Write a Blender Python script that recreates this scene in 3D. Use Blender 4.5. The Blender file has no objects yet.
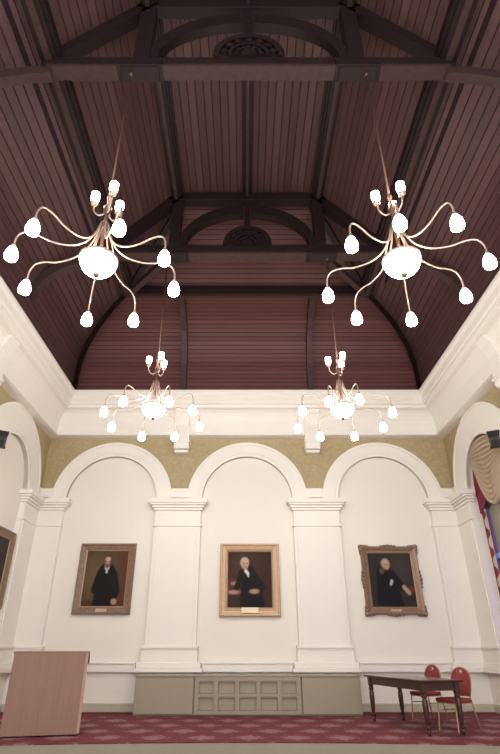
import bpy, bmesh, math, random
from mathutils import Vector, Matrix
random.seed(4)
PI = math.pi
S = bpy.context.scene
C = S.collection

# ------------------------------------------------------------------ room measures (metres; stage floor is z = 0)
D = 13.12          # back wall
W = 5.45           # side walls at x = -W, W
Y0 = -4.0          # how far the hall is built behind the viewpoint
BAY = 3.51         # arcade spacing
RI, RO = 1.17, 1.56
ZS = 4.58          # springing of the arches
HP = 0.585         # half width of a pilaster
YC = D - 2.0       # centre of the far bay on the side walls
RIS, ROS = 1.0, 1.72 # side wall arches
LOW = -0.34        # hall floor in front of the stage

# ------------------------------------------------------------------ materials
def new_mat(name):
    m = bpy.data.materials.new(name); m.use_nodes = True
    nt = m.node_tree; b = nt.nodes['Principled BSDF']
    return m, nt, b
def node(nt, typ, **kw):
    n = nt.nodes.new(typ)
    for k, v in kw.items(): setattr(n, k, v)
    return n
def mix_col(nt, fac, a, b):
    n = node(nt, 'ShaderNodeMix', data_type='RGBA')
    if hasattr(fac, 'is_output'): nt.links.new(fac, n.inputs[0])
    else: n.inputs[0].default_value = fac
    for s, v in ((n.inputs[6], a), (n.inputs[7], b)):
        if hasattr(v, 'is_output'): nt.links.new(v, s)
        else: s.default_value = (*v, 1)
    return n.outputs[2]
def maths(nt, op, a, b=None, c=None):
    n = node(nt, 'ShaderNodeMath', operation=op)
    for i, v in enumerate((a, b, c)):
        if v is None: continue
        if hasattr(v, 'is_output'): nt.links.new(v, n.inputs[i])
        else: n.inputs[i].default_value = v
    return n.outputs[0]
def plain(name, col, rough=0.6, metal=0.0, var=0.12, scale=6.0, bump=0.0, coat=0.0):
    m, nt, b = new_mat(name)
    tc = node(nt, 'ShaderNodeTexCoord')
    nz = node(nt, 'ShaderNodeTexNoise'); nz.inputs['Scale'].default_value = scale; nz.inputs['Detail'].default_value = 4
    nt.links.new(tc.outputs['Object'], nz.inputs['Vector'])
    c = mix_col(nt, nz.outputs['Fac'], [x*(1-var) for x in col], [min(1, x*(1+var)) for x in col])
    nt.links.new(c, b.inputs['Base Color'])
    b.inputs['Roughness'].default_value = rough; b.inputs['Metallic'].default_value = metal
    if coat: b.inputs['Coat Weight'].default_value = coat
    if bump:
        bp = node(nt, 'ShaderNodeBump'); bp.inputs['Strength'].default_value = bump; bp.inputs['Distance'].default_value = 0.01
        nt.links.new(nz.outputs['Fac'], bp.inputs['Height']); nt.links.new(bp.outputs[0], b.inputs['Normal'])
    return m
def wood(name, dark, light, rough=0.45, scale=(30, 30, 1.5), coat=0.0, spec=0.3):
    m, nt, b = new_mat(name)
    tc = node(nt, 'ShaderNodeTexCoord'); mp = node(nt, 'ShaderNodeMapping'); mp.inputs['Scale'].default_value = scale
    nz = node(nt, 'ShaderNodeTexNoise'); nz.inputs['Scale'].default_value = 1.0; nz.inputs['Detail'].default_value = 5
    nt.links.new(tc.outputs['Object'], mp.inputs[0]); nt.links.new(mp.outputs[0], nz.inputs['Vector'])
    nt.links.new(mix_col(nt, nz.outputs['Fac'], dark, light), b.inputs['Base Color'])
    b.inputs['Roughness'].default_value = rough; b.inputs['Specular IOR Level'].default_value = spec
    if coat: b.inputs['Coat Weight'].default_value = coat
    return m
def boards(name, dark, light, groove, rough=0.5):
    """match boarding: UV.x counts boards, UV.y runs along them in metres"""
    m, nt, b = new_mat(name)
    uv = node(nt, 'ShaderNodeUVMap'); uv.uv_map = 'UVMap'
    sp = node(nt, 'ShaderNodeSeparateXYZ'); nt.links.new(uv.outputs[0], sp.inputs[0])
    fr = maths(nt, 'FRACT', sp.outputs[0]); fl = maths(nt, 'FLOOR', sp.outputs[0])
    wn = node(nt, 'ShaderNodeTexWhiteNoise', noise_dimensions='1D'); nt.links.new(fl, wn.inputs['W'])
    cb = node(nt, 'ShaderNodeCombineXYZ')
    nt.links.new(maths(nt, 'MULTIPLY', sp.outputs[0], 6.0), cb.inputs[0])
    nt.links.new(maths(nt, 'MULTIPLY', sp.outputs[1], 0.8), cb.inputs[1])
    nt.links.new(maths(nt, 'MULTIPLY', wn.outputs[0], 40.0), cb.inputs[2])
    nz = node(nt, 'ShaderNodeTexNoise'); nz.inputs['Scale'].default_value = 1.0; nz.inputs['Detail'].default_value = 5
    nt.links.new(cb.outputs[0], nz.inputs['Vector'])
    f = maths(nt, 'ADD', maths(nt, 'MULTIPLY', nz.outputs['Fac'], 0.6), maths(nt, 'MULTIPLY', wn.outputs[0], 0.45))
    col = mix_col(nt, f, dark, light)
    ed = maths(nt, 'ABSOLUTE', maths(nt, 'SUBTRACT', fr, 0.5))           # 0 mid board .. 0.5 joint
    g = node(nt, 'ShaderNodeMapRange'); g.inputs[1].default_value = 0.43; g.inputs[2].default_value = 0.485
    nt.links.new(ed, g.inputs[0])
    nt.links.new(mix_col(nt, g.outputs[0], col, groove), b.inputs['Base Color'])
    bp = node(nt, 'ShaderNodeBump'); bp.invert = True; bp.inputs['Strength'].default_value = 0.8; bp.inputs['Distance'].default_value = 0.02
    nt.links.new(g.outputs[0], bp.inputs['Height']); nt.links.new(bp.outputs[0], b.inputs['Normal'])
    b.inputs['Roughness'].default_value = rough; b.inputs['Specular IOR Level'].default_value = 0.3
    return m
def emit(name, col, strength):
    m, nt, b = new_mat(name)
    b.inputs['Base Color'].default_value = (*col, 1)
    b.inputs['Emission Color'].default_value = (*col, 1); b.inputs['Emission Strength'].default_value = strength
    return m

CREAM   = plain('cream_paint', (0.80, 0.752, 0.685), 0.55, var=0.02, scale=1.5)
PLASTER = plain('white_plaster', (0.82, 0.778, 0.72), 0.5, var=0.02, scale=2.0)
BEIGE   = plain('beige_skirting', (0.50, 0.45, 0.36), 0.5, var=0.04)
OLIVE   = plain('olive_beige_paint', (0.32, 0.27, 0.20), 0.5, var=0.04)
OLIVE_D = plain('olive_beige_recess', (0.31, 0.27, 0.20), 0.55, var=0.04)
GOLDW   = plain('gold_wallpaper', (0.40, 0.315, 0.17), 0.6, var=0.30, scale=14.0, bump=0.1)
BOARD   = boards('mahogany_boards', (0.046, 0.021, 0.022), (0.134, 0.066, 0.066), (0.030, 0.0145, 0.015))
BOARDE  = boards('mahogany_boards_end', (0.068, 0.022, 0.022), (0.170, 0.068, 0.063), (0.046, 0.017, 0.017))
BEAM    = wood('dark_oak', (0.010, 0.0055, 0.0065), (0.028, 0.0135, 0.015), 0.5, (9, 9, 9))
BEAML   = wood('dark_oak_lit', (0.034, 0.018, 0.0185), (0.080, 0.043, 0.043), 0.5, (9, 9, 9))  # lighter copy of the beam oak, with lamplight painted into its colour
BRASS   = plain('antique_brass', (0.52, 0.40, 0.32), 0.35, metal=0.6, var=0.1)
BRONZE  = plain('bronze_rod', (0.16, 0.085, 0.06), 0.45, metal=0.6, var=0.1)
LAMP    = emit('lit_glass', (1.0, 0.95, 0.89), 33.0)
BOWLG   = emit('lit_bowl_glass', (1.0, 0.95, 0.90), 22.0)
CUPG    = emit('small_lit_cup', (1.0, 0.90, 0.85), 16.0)
FRAMEB  = wood('gilt_frame_brown', (0.13, 0.08, 0.055), (0.33, 0.205, 0.14), 0.4, (14, 14, 14))
FRAMEG  = plain('gilt_frame_gold', (0.50, 0.34, 0.21), 0.4, metal=0.25, var=0.3, scale=40)
FRAMER  = plain('gilt_frame_ornate', (0.24, 0.155, 0.10), 0.42, metal=0.25, var=0.4, scale=30)
SLIP    = plain('gilt_slip', (0.30, 0.19, 0.115), 0.4, metal=0.3, var=0.15, scale=30)
PLATED  = plain('dull_brass_plate', (0.50, 0.37, 0.24), 0.4, var=0.08)
PLATE   = plain('pale_brass_plate', (0.80, 0.68, 0.46), 0.4, metal=0.0, var=0.08)
LECT    = wood('lectern_veneer', (0.225, 0.127, 0.098), (0.325, 0.19, 0.15), 0.5, (26, 26, 1.3))
LECTE   = wood('lectern_edge', (0.36, 0.23, 0.18), (0.46, 0.31, 0.25), 0.5, (26, 26, 1.3))
TABLE   = wood('table_mahogany', (0.030, 0.009, 0.008), (0.075, 0.022, 0.018), 0.3, (20, 2, 20), coat=0.4)
REDFAB  = plain('red_upholstery', (0.25, 0.034, 0.040), 0.8, var=0.15, scale=40)
CHROME  = plain('gold_chair_tube', (0.42, 0.31, 0.19), 0.35, metal=0.7, var=0.05)
BLACK   = plain('black_metal', (0.018, 0.016, 0.020), 0.45, var=0.1)
RUBBER  = plain('dark_rubber', (0.02, 0.02, 0.02), 0.7, var=0.1)
SWAG    = plain('cream_silk', (0.50, 0.40, 0.28), 0.5, var=0.1, scale=9)
CRIM    = plain('crimson_velvet', (0.22, 0.018, 0.040), 0.7, var=0.2, scale=9)
PURPLE  = plain('violet_frame', (0.16, 0.085, 0.34), 0.5, var=0.08)
BLUEB   = plain('blue_lit_bar', (0.22, 0.38, 0.85), 0.4, var=0.05)  # streak of blue light painted as the transom's own colour
HALLF   = plain('hall_floor', (0.24, 0.20, 0.15), 0.6, var=0.08)
RISER   = plain('stage_edge_paint', (0.30, 0.265, 0.205), 0.6, var=0.08, scale=3)

def pane_mat():
    m, nt, b = new_mat('grey_window_blind')
    b.inputs['Base Color'].default_value = (0.33, 0.30, 0.23, 1); b.inputs['Roughness'].default_value = 0.4
    return m
PANE = pane_mat()
VPANE = emit('violet_lit_pane', (0.10, 0.045, 0.30), 0.7)

def carpet_mat():
    m, nt, b = new_mat('red_floral_carpet')
    tc = node(nt, 'ShaderNodeTexCoord'); sp = node(nt, 'ShaderNodeSeparateXYZ'); nt.links.new(tc.outputs['Object'], sp.inputs[0])
    px, py = 0.72, 0.70
    yr = maths(nt, 'DIVIDE', sp.outputs[1], py)
    row = maths(nt, 'FLOOR', yr)
    odd = maths(nt, 'MULTIPLY', maths(nt, 'FLOORED_MODULO', row, 2.0), 0.5)
    fx = maths(nt, 'SUBTRACT', maths(nt, 'FRACT', maths(nt, 'ADD', maths(nt, 'DIVIDE', sp.outputs[0], px), odd)), 0.5)
    fy = maths(nt, 'SUBTRACT', maths(nt, 'FRACT', yr), 0.5)
    ax = maths(nt, 'ABSOLUTE', fx); ay = maths(nt, 'ABSOLUTE', fy)
    dia = maths(nt, 'ADD', maths(nt, 'MULTIPLY', ax, 2.3), maths(nt, 'MULTIPLY', ay, 2.2))
    nz = node(nt, 'ShaderNodeTexNoise'); nz.inputs['Scale'].default_value = 17; nz.inputs['Detail'].default_value = 4
    nt.links.new(tc.outputs['Object'], nz.inputs['Vector'])
    d2 = maths(nt, 'ADD', dia, maths(nt, 'MULTIPLY', maths(nt, 'SUBTRACT', nz.outputs['Fac'], 0.5), 2.4))
    mr = node(nt, 'ShaderNodeMapRange'); mr.inputs[1].default_value = 0.95; mr.inputs[2].default_value = 0.55
    nt.links.new(d2, mr.inputs[0])
    nz2 = node(nt, 'ShaderNodeTexNoise'); nz2.inputs['Scale'].default_value = 4; nz2.inputs['Detail'].default_value = 4
    nt.links.new(tc.outputs['Object'], nz2.inputs['Vector'])
    base = mix_col(nt, nz2.outputs['Fac'], (0.115, 0.011, 0.020), (0.185, 0.025, 0.040))
    col = mix_col(nt, maths(nt, 'MULTIPLY', mr.outputs[0], 0.7), base, (0.34, 0.205, 0.195))
    # plain border along the back wall
    edge = maths(nt, 'GREATER_THAN', sp.outputs[1], D - 0.95)
    nt.links.new(mix_col(nt, edge, col, (0.14, 0.011, 0.022)), b.inputs['Base Color'])
    b.inputs['Roughness'].default_value = 0.95
    return m
CARPET = carpet_mat()

def zigzag_mat():
    m, nt, b = new_mat('crimson_and_cream_zigzag')
    uv = node(nt, 'ShaderNodeUVMap'); uv.uv_map = 'UVMap'
    sp = node(nt, 'ShaderNodeSeparateXYZ'); nt.links.new(uv.outputs[0], sp.inputs[0])
    tri = maths(nt, 'ABSOLUTE', maths(nt, 'SUBTRACT', maths(nt, 'FRACT', sp.outputs[1]), 0.5))
    e = maths(nt, 'GREATER_THAN', sp.outputs[0], maths(nt, 'ADD', maths(nt, 'MULTIPLY', tri, 1.3), 0.3))
    nt.links.new(mix_col(nt, e, (0.20, 0.022, 0.035), (0.50, 0.40, 0.34)), b.inputs['Base Color'])
    b.inputs['Roughness'].default_value = 0.8
    return m
ZIGZAG = zigzag_mat()
def paint_mat():
    m, nt, b = new_mat('oil_paint')
    a = node(nt, 'ShaderNodeVertexColor'); a.layer_name = 'paint'
    nt.links.new(a.outputs[0], b.inputs['Base Color']); b.inputs['Roughness'].default_value = 0.55; b.inputs['Specular IOR Level'].default_value = 0.1
    return m
OIL = paint_mat()

# ------------------------------------------------------------------ mesh helpers
IDM = lambda x, y, z: Vector((x, y, z))
def obj(name, bm, mat, parent=None, smooth=False, bevel=0.0):
    bmesh.ops.recalc_face_normals(bm, faces=bm.faces[:])
    me = bpy.data.meshes.new(name); bm.to_mesh(me); bm.free()
    if smooth is True:
        for p in me.polygons: p.use_smooth = True
    me.materials.append(mat)
    o = bpy.data.objects.new(name, me); C.objects.link(o)
    if parent: o.parent = parent
    if bevel:
        b = o.modifiers.new('bevel', 'BEVEL'); b.width = bevel; b.segments = 2; b.limit_method = 'ANGLE'
    return o
def thing(name, label, cat, loc=(0, 0, 0), rz=0.0, group=None):
    o = bpy.data.objects.new(name, None); C.objects.link(o); o.empty_display_size = 0.2
    o.location = loc; o.rotation_euler = (0, 0, rz); o['label'] = label; o['category'] = cat
    if group: o['group'] = group
    return o
def tag(o, label, cat, group=None):
    o['label'] = label; o['category'] = cat
    if group: o['group'] = group
    return o
def struct(o):
    o['kind'] = 'structure'; return o
def copy_tree(o, parent=None):
    c = o.copy(); C.objects.link(c)
    if parent: c.parent = parent
    for ch in list(o.children): copy_tree(ch, c)
    return c
def box(bm, x0, x1, y0, y1, z0, z1, M=IDM):
    v = [bm.verts.new(M(x, y, z)) for x in (x0, x1) for y in (y0, y1) for z in (z0, z1)]
    for f in ((0, 1, 3, 2), (4, 6, 7, 5), (0, 4, 5, 1), (2, 3, 7, 6), (0, 2, 6, 4), (1, 5, 7, 3)):
        bm.faces.new([v[i] for i in f])
def prism(bm, pts, n0, n1, M):
    """polygon of (u, z) points extruded from depth n0 to n1; M(u, n, z)"""
    a = [bm.verts.new(M(u, n0, z)) for u, z in pts]; b = [bm.verts.new(M(u, n1, z)) for u, z in pts]
    bm.faces.new(a); bm.faces.new(b[::-1]); k = len(pts)
    for i in range(k): bm.faces.new((a[i], b[i], b[(i+1) % k], a[(i+1) % k]))
def band(bm, inner, outer, n0, n1, M):
    """ribbon between two polylines of (u, z), extruded n0..n1 (arches, curved ribs)"""
    k = len(inner)
    q = [[bm.verts.new(M(u, n, z)) for u, z in pl] for pl in (inner, outer) for n in (n0, n1)]
    i0, i1, o0, o1 = q
    for i in range(k-1):
        bm.faces.new((i0[i], i0[i+1], o0[i+1], o0[i])); bm.faces.new((i1[i], o1[i], o1[i+1], i1[i+1]))
        bm.faces.new((i0[i], i1[i], i1[i+1], i0[i+1])); bm.faces.new((o0[i], o0[i+1], o1[i+1], o1[i]))
    bm.faces.new((i0[0], o0[0], o1[0], i1[0])); bm.faces.new((i0[-1], i1[-1], o1[-1], o0[-1]))
def lathe(bm, prof, segs=16, M=IDM):
    rings = []
    for r, z in prof:
        if r < 1e-5: rings.append([bm.verts.new(M(0, 0, z))])
        else: rings.append([bm.verts.new(M(r*math.cos(2*PI*i/segs), r*math.sin(2*PI*i/segs), z)) for i in range(segs)])
    for a, b in zip(rings, rings[1:]):
        for i in range(segs):
            j = (i+1) % segs
            if len(a) == 1 and len(b) == 1: continue
            if len(a) == 1: bm.faces.new((a[0], b[i], b[j]))
            elif len(b) == 1: bm.faces.new((a[i], a[j], b[0]))
            else: bm.faces.new((a[i], a[j], b[j], b[i]))
    for r in (rings[0], rings[-1]):
        if len(r) > 1: bm.faces.new(r)
def smooth_path(pts, n=6):
    P = [Vector(p) for p in pts]; out = []
    for i in range(len(P)-1):
        p0 = P[max(i-1, 0)]; p1 = P[i]; p2 = P[i+1]; p3 = P[min(i+2, len(P)-1)]
        for k in range(n):
            t = k/n
            out.append(0.5*((2*p1)+(p2-p0)*t+(2*p0-5*p1+4*p2-p3)*t*t+(3*p1-p0-3*p2+p3)*t**3))
    return out+[P[-1]]
def tube(bm, pts, r, segs=8, M=None):
    P = [Vector(p) for p in pts]; rings = []; up = Vector((0.13, 0.21, 1)).normalized()
    for i, p in enumerate(P):
        t = (P[min(i+1, len(P)-1)]-P[max(i-1, 0)]).normalized()
        a = t.cross(up)
        if a.length < 0.05: a = t.cross(Vector((1, 0.1, 0)))
        a.normalize(); b = t.cross(a).normalized()
        rr = r if not callable(r) else r(i/(len(P)-1))
        ring = []
        for k in range(segs):
            v = p+a*rr*math.cos(2*PI*k/segs)+b*rr*math.sin(2*PI*k/segs)
            ring.append(bm.verts.new(M(*v) if M else v))
        rings.append(ring)
    for q, w in zip(rings, rings[1:]):
        for k in range(segs): bm.faces.new((q[k], q[(k+1) % segs], w[(k+1) % segs], w[k]))
    bm.faces.new(rings[0]); bm.faces.new(rings[-1][::-1])
def beam(bm, a, b, w, h, up=(0, 0, 1)):
    """rectangular bar from a to b, w across, h along up"""
    a, b, up = Vector(a), Vector(b), Vector(up); t = (b-a).normalized(); s = t.cross(up).normalized(); u = s.cross(t).normalized()
    q = [[bm.verts.new(p+s*w*sx/2+u*h*sz/2) for sx, sz in ((-1, -1), (1, -1), (1, 1), (-1, 1))] for p in (a, b)]
    for i in range(4): bm.faces.new((q[0][i], q[0][(i+1) % 4], q[1][(i+1) % 4], q[1][i]))
    bm.faces.new(q[0]); bm.faces.new(q[1][::-1])
def arc(cx, cz, r, a0, a1, n):
    return [(cx+r*math.cos(a0+(a1-a0)*i/n), cz+r*math.sin(a0+(a1-a0)*i/n)) for i in range(n+1)]
# wall-local frames: u along the wall, n out into the room, z up
M_BACK  = lambda u, n, z: Vector((u, D-n, z))
M_LEFT  = lambda u, n, z: Vector((-W+n, u, z))
M_RIGHT = lambda u, n, z: Vector((W-n, u, z))

# ------------------------------------------------------------------ floors
bm = bmesh.new(); box(bm, -W-0.6, W+0.6, Y0, 9.2, LOW-0.1, LOW); struct(obj('floor', bm, HALLF))
def stage_edge(x): return 9.0-0.020*x*x
xs = [-W+i*(2*W)/24 for i in range(25)]
bm = bmesh.new()
loop = [(x, stage_edge(x)) for x in xs]+[(W, D), (-W, D)]
a = [bm.verts.new((x, y, LOW)) for x, y in loop]; b = [bm.verts.new((x, y, -0.012)) for x, y in loop]
bm.faces.new(a); bm.faces.new(b)
for i in range(len(loop)): j = (i+1) % len(loop); bm.faces.new((a[i], a[j], b[j], b[i]))
struct(obj('stage_floor', bm, RISER))
bm = bmesh.new(); xs2 = [x*0.998 for x in xs]
loop = [(x, stage_edge(x)+0.03) for x in xs2]+[(xs2[-1], D-0.01), (xs2[0], D-0.01)]
a = [bm.verts.new((x, y, -0.012)) for x, y in loop]; b = [bm.verts.new((x, y, 0)) for x, y in loop]
bm.faces.new(a); bm.faces.new(b)
for i in range(len(loop)): j = (i+1) % len(loop); bm.faces.new((a[i], a[j], b[j], b[i]))
tag(obj('carpet', bm, CARPET), 'red carpet with pale floral medallions covering the stage floor', 'carpet')

# ------------------------------------------------------------------ walls, arches, pilasters
ZT = 6.40
def spandrel(bm, M, c, r, u0, u1):
    pts = [(u1, ZS), (u1, ZT), (u0, ZT), (u0, ZS)]+arc(c, ZS, r, PI, 0, 28)
    prism(bm, pts, 0.0, 0.07, M)
# back
bm = bmesh.new(); box(bm, -W-0.6, W+0.6, D, D+0.2, LOW, 8.0); wb = struct(obj('wall_back', bm, CREAM))
bm = bmesh.new()
for c, u0, u1 in ((-BAY, -W, -BAY/2), (0, -BAY/2, BAY/2), (BAY, BAY/2, W)): spandrel(bm, M_BACK, c, RI+0.15, u0, u1)
obj('gold_spandrel', bm, GOLDW, wb)
# left: closed arcade
side_c = [YC-BAY*i for i in range(4)]
bm = bmesh.new(); box(bm, -W-0.2, -W, Y0, D, LOW, 8.0); wl = struct(obj('wall_left', bm, CREAM))
bm = bmesh.new()
for i, c in enumerate(side_c): spandrel(bm, M_LEFT, c, RIS+0.25, c-BAY/2, D if i == 0 else c+BAY/2)
obj('gold_spandrel', bm, GOLDW, wl)
# right: the far bay is a curtained window
SILL = 0.92
bm = bmesh.new()
pts = [(YC+RIS, SILL), (YC-RIS, SILL)]
box(bm, W, W+0.2, Y0, YC-RIS, LOW, 8.0); box(bm, W, W+0.2, YC+RIS, D, LOW, 8.0); box(bm, W, W+0.2, YC-RIS, YC+RIS, LOW, SILL)
prism(bm, [(YC+RIS, ZS), (YC+RIS, 8.0), (YC-RIS, 8.0), (YC-RIS, ZS)]+arc(YC, ZS, RIS, PI, 0, 28)[1:-1], -0.2, 0.0, M_RIGHT)
box(bm, W+0.2, W+0.6, YC+RIS, YC+RIS+0.2, SILL-0.2, 6.0); box(bm, W+0.2, W+0.6, YC-RIS-0.2, YC-RIS, SILL-0.2, 6.0)
box(bm, W+0.2, W+0.6, YC-RIS, YC+RIS, SILL-0.2, SILL); box(bm, W+0.2, W+0.6, YC-RIS, YC+RIS, 5.8, 6.0)
wr = struct(obj('wall_right', bm, CREAM))
bm = bmesh.new()
for i, c in enumerate(side_c): spandrel(bm, M_RIGHT, c, RIS+0.25, c-BAY/2, D if i == 0 else c+BAY/2)
obj('gold_spandrel', bm, GOLDW, wr)

def arch_moulding(M, c, label, RI=RI, RO=RO):
    t = thing('arch_moulding', label, 'arch moulding', M(c, 0, 0), group=None)
    L = lambda u, n, z: M(u, n, z)-M(c, 0, 0)
    N = 40
    bm = bmesh.new()
    for r0, r1, n1 in ((RI, RO, 0.095), (RI+0.09, RO-0.07, 0.11)):
        band(bm, arc(c, ZS, r0, 0, PI, N), arc(c, ZS, r1, 0, PI, N), 0.0, n1, L)
    obj('archivolt', bm, PLASTER, t)
    bm = bmesh.new(); band(bm, arc(c, ZS, RO-0.07, 0, PI, N), arc(c, ZS, RO, 0, PI, N), 0.0, 0.13, L)
    obj('outer_bead', bm, PLASTER, t)
    bm = bmesh.new(); band(bm, arc(c, ZS, RI, 0, PI, N), arc(c, ZS, RI+0.055, 0, PI, N), 0.0, 0.115, L)
    obj('inner_bead', bm, PLASTER, t)
    return t
arch_moulding(M_BACK, -BAY, 'white round arch moulding over the bay of the left standing portrait')
arch_moulding(M_BACK, 0, 'white round arch moulding over the central gold-framed portrait')
arch_moulding(M_BACK, BAY, 'white round arch moulding over the ornately framed portrait at right')
arch_moulding(M_LEFT, YC, 'white blind arch moulding on the left wall beside the corner', RIS, ROS)
arch_moulding(M_RIGHT, YC, 'white arch moulding framing the curtained window on the right wall', RIS, ROS)

def layers(bm, u0, u1, prof, L, ends=(1, 1), n_in=0.0):
    """stack of blocks: prof = (z0, z1, overhang in u, n)"""
    for z0, z1, o, n in prof: box(bm, u0-o*ends[0], u1+o*ends[1], n_in, n, z0, z1, L)
CAP = ((3.90, 3.95, 0.025, 0.175), (3.95, 4.30, 0.0, 0.15), (4.30, 4.36, 0.035, 0.19), (4.36, 4.42, 0.075, 0.23), (4.42, 4.47, 0.12, 0.28), (4.47, 4.58, 0.155, 0.31))
BASE = ((0.92, 1.16, 0.055, 0.19), (1.16, 1.20, 0.035, 0.18), (1.20, 1.26, 0.06, 0.21))
def pilaster(M, c, label, name='pilaster'):
    o0 = M(c, 0, 0); t = thing(name, label, 'pilaster', o0, group=None)
    L = lambda u, n, z: M(u, n, z)-o0
    u0, u1 = c-HP, c+HP
    bm = bmesh.new(); box(bm, u0, u1, 0, 0.13, 1.25, 3.92, L); box(bm, u0+0.075, u1-0.075, 0.1, 0.15, 1.25, 3.92, L); obj('shaft', bm, PLASTER, t, bevel=0.006)
    bm = bmesh.new(); layers(bm, u0, u1, CAP, L); obj('capital', bm, PLASTER, t, bevel=0.012)
    bm = bmesh.new(); layers(bm, u0, u1, BASE, L); obj('base_moulding', bm, PLASTER, t, bevel=0.012)
    bm = bmesh.new(); layers(bm, u0, u1, ((0.82, 0.93, 0.13, 0.24), (0.74, 0.82, 0.17, 0.28)), L); obj('plinth', bm, PLASTER, t, bevel=0.012)
    bm = bmesh.new(); layers(bm, u0+0.02, u1-0.02, ((0.0, 0.74, 0.0, 0.14),), L); obj('pedestal', bm, CREAM, t, bevel=0.006)
    bm = bmesh.new(); box(bm, c-BAY/2+RO-0.02, c+BAY/2-RO+0.02, 0.0, 0.12, ZS, ZS+0.30, L); box(bm, u0, u1, 0.0, 0.12, ZS, ZS+0.06, L)
    obj('impost_block', bm, PLASTER, t)
    return t
pilaster(M_BACK, -BAY/2, 'white pilaster between the left standing portrait and the central portrait')
pilaster(M_BACK, BAY/2, 'white pilaster between the central portrait and the ornately framed portrait')
for i in range(3):
    pass
def corner_pilaster(sx, label):
    t = thing('corner_pilaster', label, 'pilaster', (sx*W, D, 0))
    def Lb(u, n, z):      # leg on the back wall
        return Vector((sx*(u-W), -n, z))
    def Ls(u, n, z):      # leg on the side wall
        return Vector((-sx*n, u-W, z))
    u0, u1 = W-0.77, W
    def both(bm, prof, o_in):
        for L, ua in ((Lb, u0), (Ls, W-1.0)): layers(bm, ua, u1, prof, L, (1, 0))
    bm = bmesh.new(); both(bm, ((1.25, 3.92, 0, 0.13), (1.25, 3.92, -0.075, 0.15)), 0); obj('shaft', bm, PLASTER, t)
    bm = bmesh.new(); both(bm, CAP, 0); obj('capital', bm, PLASTER, t, bevel=0.01)
    bm = bmesh.new(); both(bm, BASE, 0); obj('base_moulding', bm, PLASTER, t, bevel=0.01)
    bm = bmesh.new(); both(bm, ((0.82, 0.93, 0.13, 0.24), (0.74, 0.82, 0.17, 0.28)), 0); obj('plinth', bm, PLASTER, t, bevel=0.01)
    bm = bmesh.new(); both(bm, ((0, 0.74, -0.02, 0.14),), 0); obj('pedestal', bm, CREAM, t)
    bm = bmesh.new(); both(bm, ((ZS, ZS+0.06, 0, 0.12),), 0)
    for L, ua in ((Lb, W-0.77+(RO-RI)-0.02), (Ls, W-0.29)): layers(bm, ua, W, ((ZS, ZS+0.30, 0, 0.12),), L)
    obj('impost_block', bm, PLASTER, t)
corner_pilaster(-1, 'white corner pilaster where the left wall meets the back wall')
corner_pilaster(1, 'white corner pilaster beside the curtained window, right corner')

# dado rail and skirting
def rail(segs, M, name):
    bm = bmesh.new()
    for a, b in segs: layers(bm, a, b, ((0.74, 0.80, 0, 0.10), (0.80, 0.90, 0, 0.09), (0.90, 0.93, 0, 0.12)), M)
    struct(obj(name, bm, PLASTER, bevel=0.008))
inn = BAY/2-HP-0.17; out0 = BAY/2+HP+0.17
rail(((-W+0.77, -out0), (-inn, inn), (out0, W-0.77)), M_BACK, 'trim_1')
rail(((Y0, D-1.0),), M_LEFT, 'trim_2'); rail(((Y0, D-1.0),), M_RIGHT, 'trim_3')
for nm, M, a, b in (('baseboard_back', M_BACK, -W, W), ('baseboard_left', M_LEFT, 9.0, D), ('baseboard_right', M_RIGHT, 9.0, D)):
    bm = bmesh.new(); box(bm, a, b, 0, 0.16, 0, 0.12, M); box(bm, a, b, 0, 0.145, 0.12, 0.15, M); struct(obj(nm, bm, BEIGE, bevel=0.008))

# cornice swept round three walls
def sweep3(bm, prof, closed=True):
    st = []
    for e, z in prof:
        st.append([bm.verts.new(p) for p in ((-W+e, Y0, z), (-W+e, D-e, z), (W-e, D-e, z), (W-e, Y0, z))])
    k = len(prof)
    for i in range(k if closed else k-1):
        a, b = st[i], st[(i+1) % k]
        for j in range(3): bm.faces.new((a[j], a[j+1], b[j+1], b[j]))
CORN = [(0.0, 6.26), (0.10, 6.265), (0.27, 6.275), (0.33, 6.29), (0.335, 6.36), (0.30, 6.38), (0.305, 6.40)]
CORN += [(0.305+0.265*(1-math.cos(t*PI/2/6)), 6.40+0.56*math.sin(t*PI/2/6)) for t in range(1, 7)]
CORN += [(0.60, 6.97), (0.61, 7.04), (0.655, 7.06), (0.66, 7.13), (0.69, 7.16), (0.70, 7.30), (0.74, 7.33), (0.76, 7.36), (0.76, 7.43), (0.70, 7.45), (0.0, 7.45)]
bm = bmesh.new(); sweep3(bm, CORN); struct(obj('trim_4', bm, PLASTER))
# wall strip above the ledge, hidden behind the ribs' feet
def corbel(M, c, label):
    o0 = M(c, 0, 0); t = thing('corbel', label, 'corbel', o0, group='white corbel blocks under the cornice')
    L = lambda u, n, z: M(u, n, z)-o0
    bm = bmesh.new(); prism(bm, [(0.0, 5.86), (0.34, 5.90), (0.37, 5.96), (0.37, 6.55), (0.48, 6.82), (0.58, 6.95), (0.0, 6.95)], -0.20, 0.20, lambda a, b, z: L(c+b, a, z))
    obj('block', bm, PLASTER, t, bevel=0.012)
    bm = bmesh.new(); box(bm, c-0.225, c+0.225, 0, 0.40, 6.05, 6.12, L); obj('band', bm, PLASTER, t, bevel=0.01)
    bm = bmesh.new(); box(bm, c-0.18, c+0.18, 0, 0.30, 5.80, 5.87, L); obj('foot_block', bm, PLASTER, t, bevel=0.01)
corbel(M_BACK, -BAY/2, 'white corbel block above the pilaster left of the central portrait')
corbel(M_BACK, BAY/2, 'white corbel block above the pilaster right of the central portrait')
corbel(M_LEFT, YC-BAY/2-0.3, 'white corbel block under the cornice on the left wall')
corbel(M_RIGHT, YC-BAY/2-0.3, 'white corbel block under the cornice on the right wall')

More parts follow.
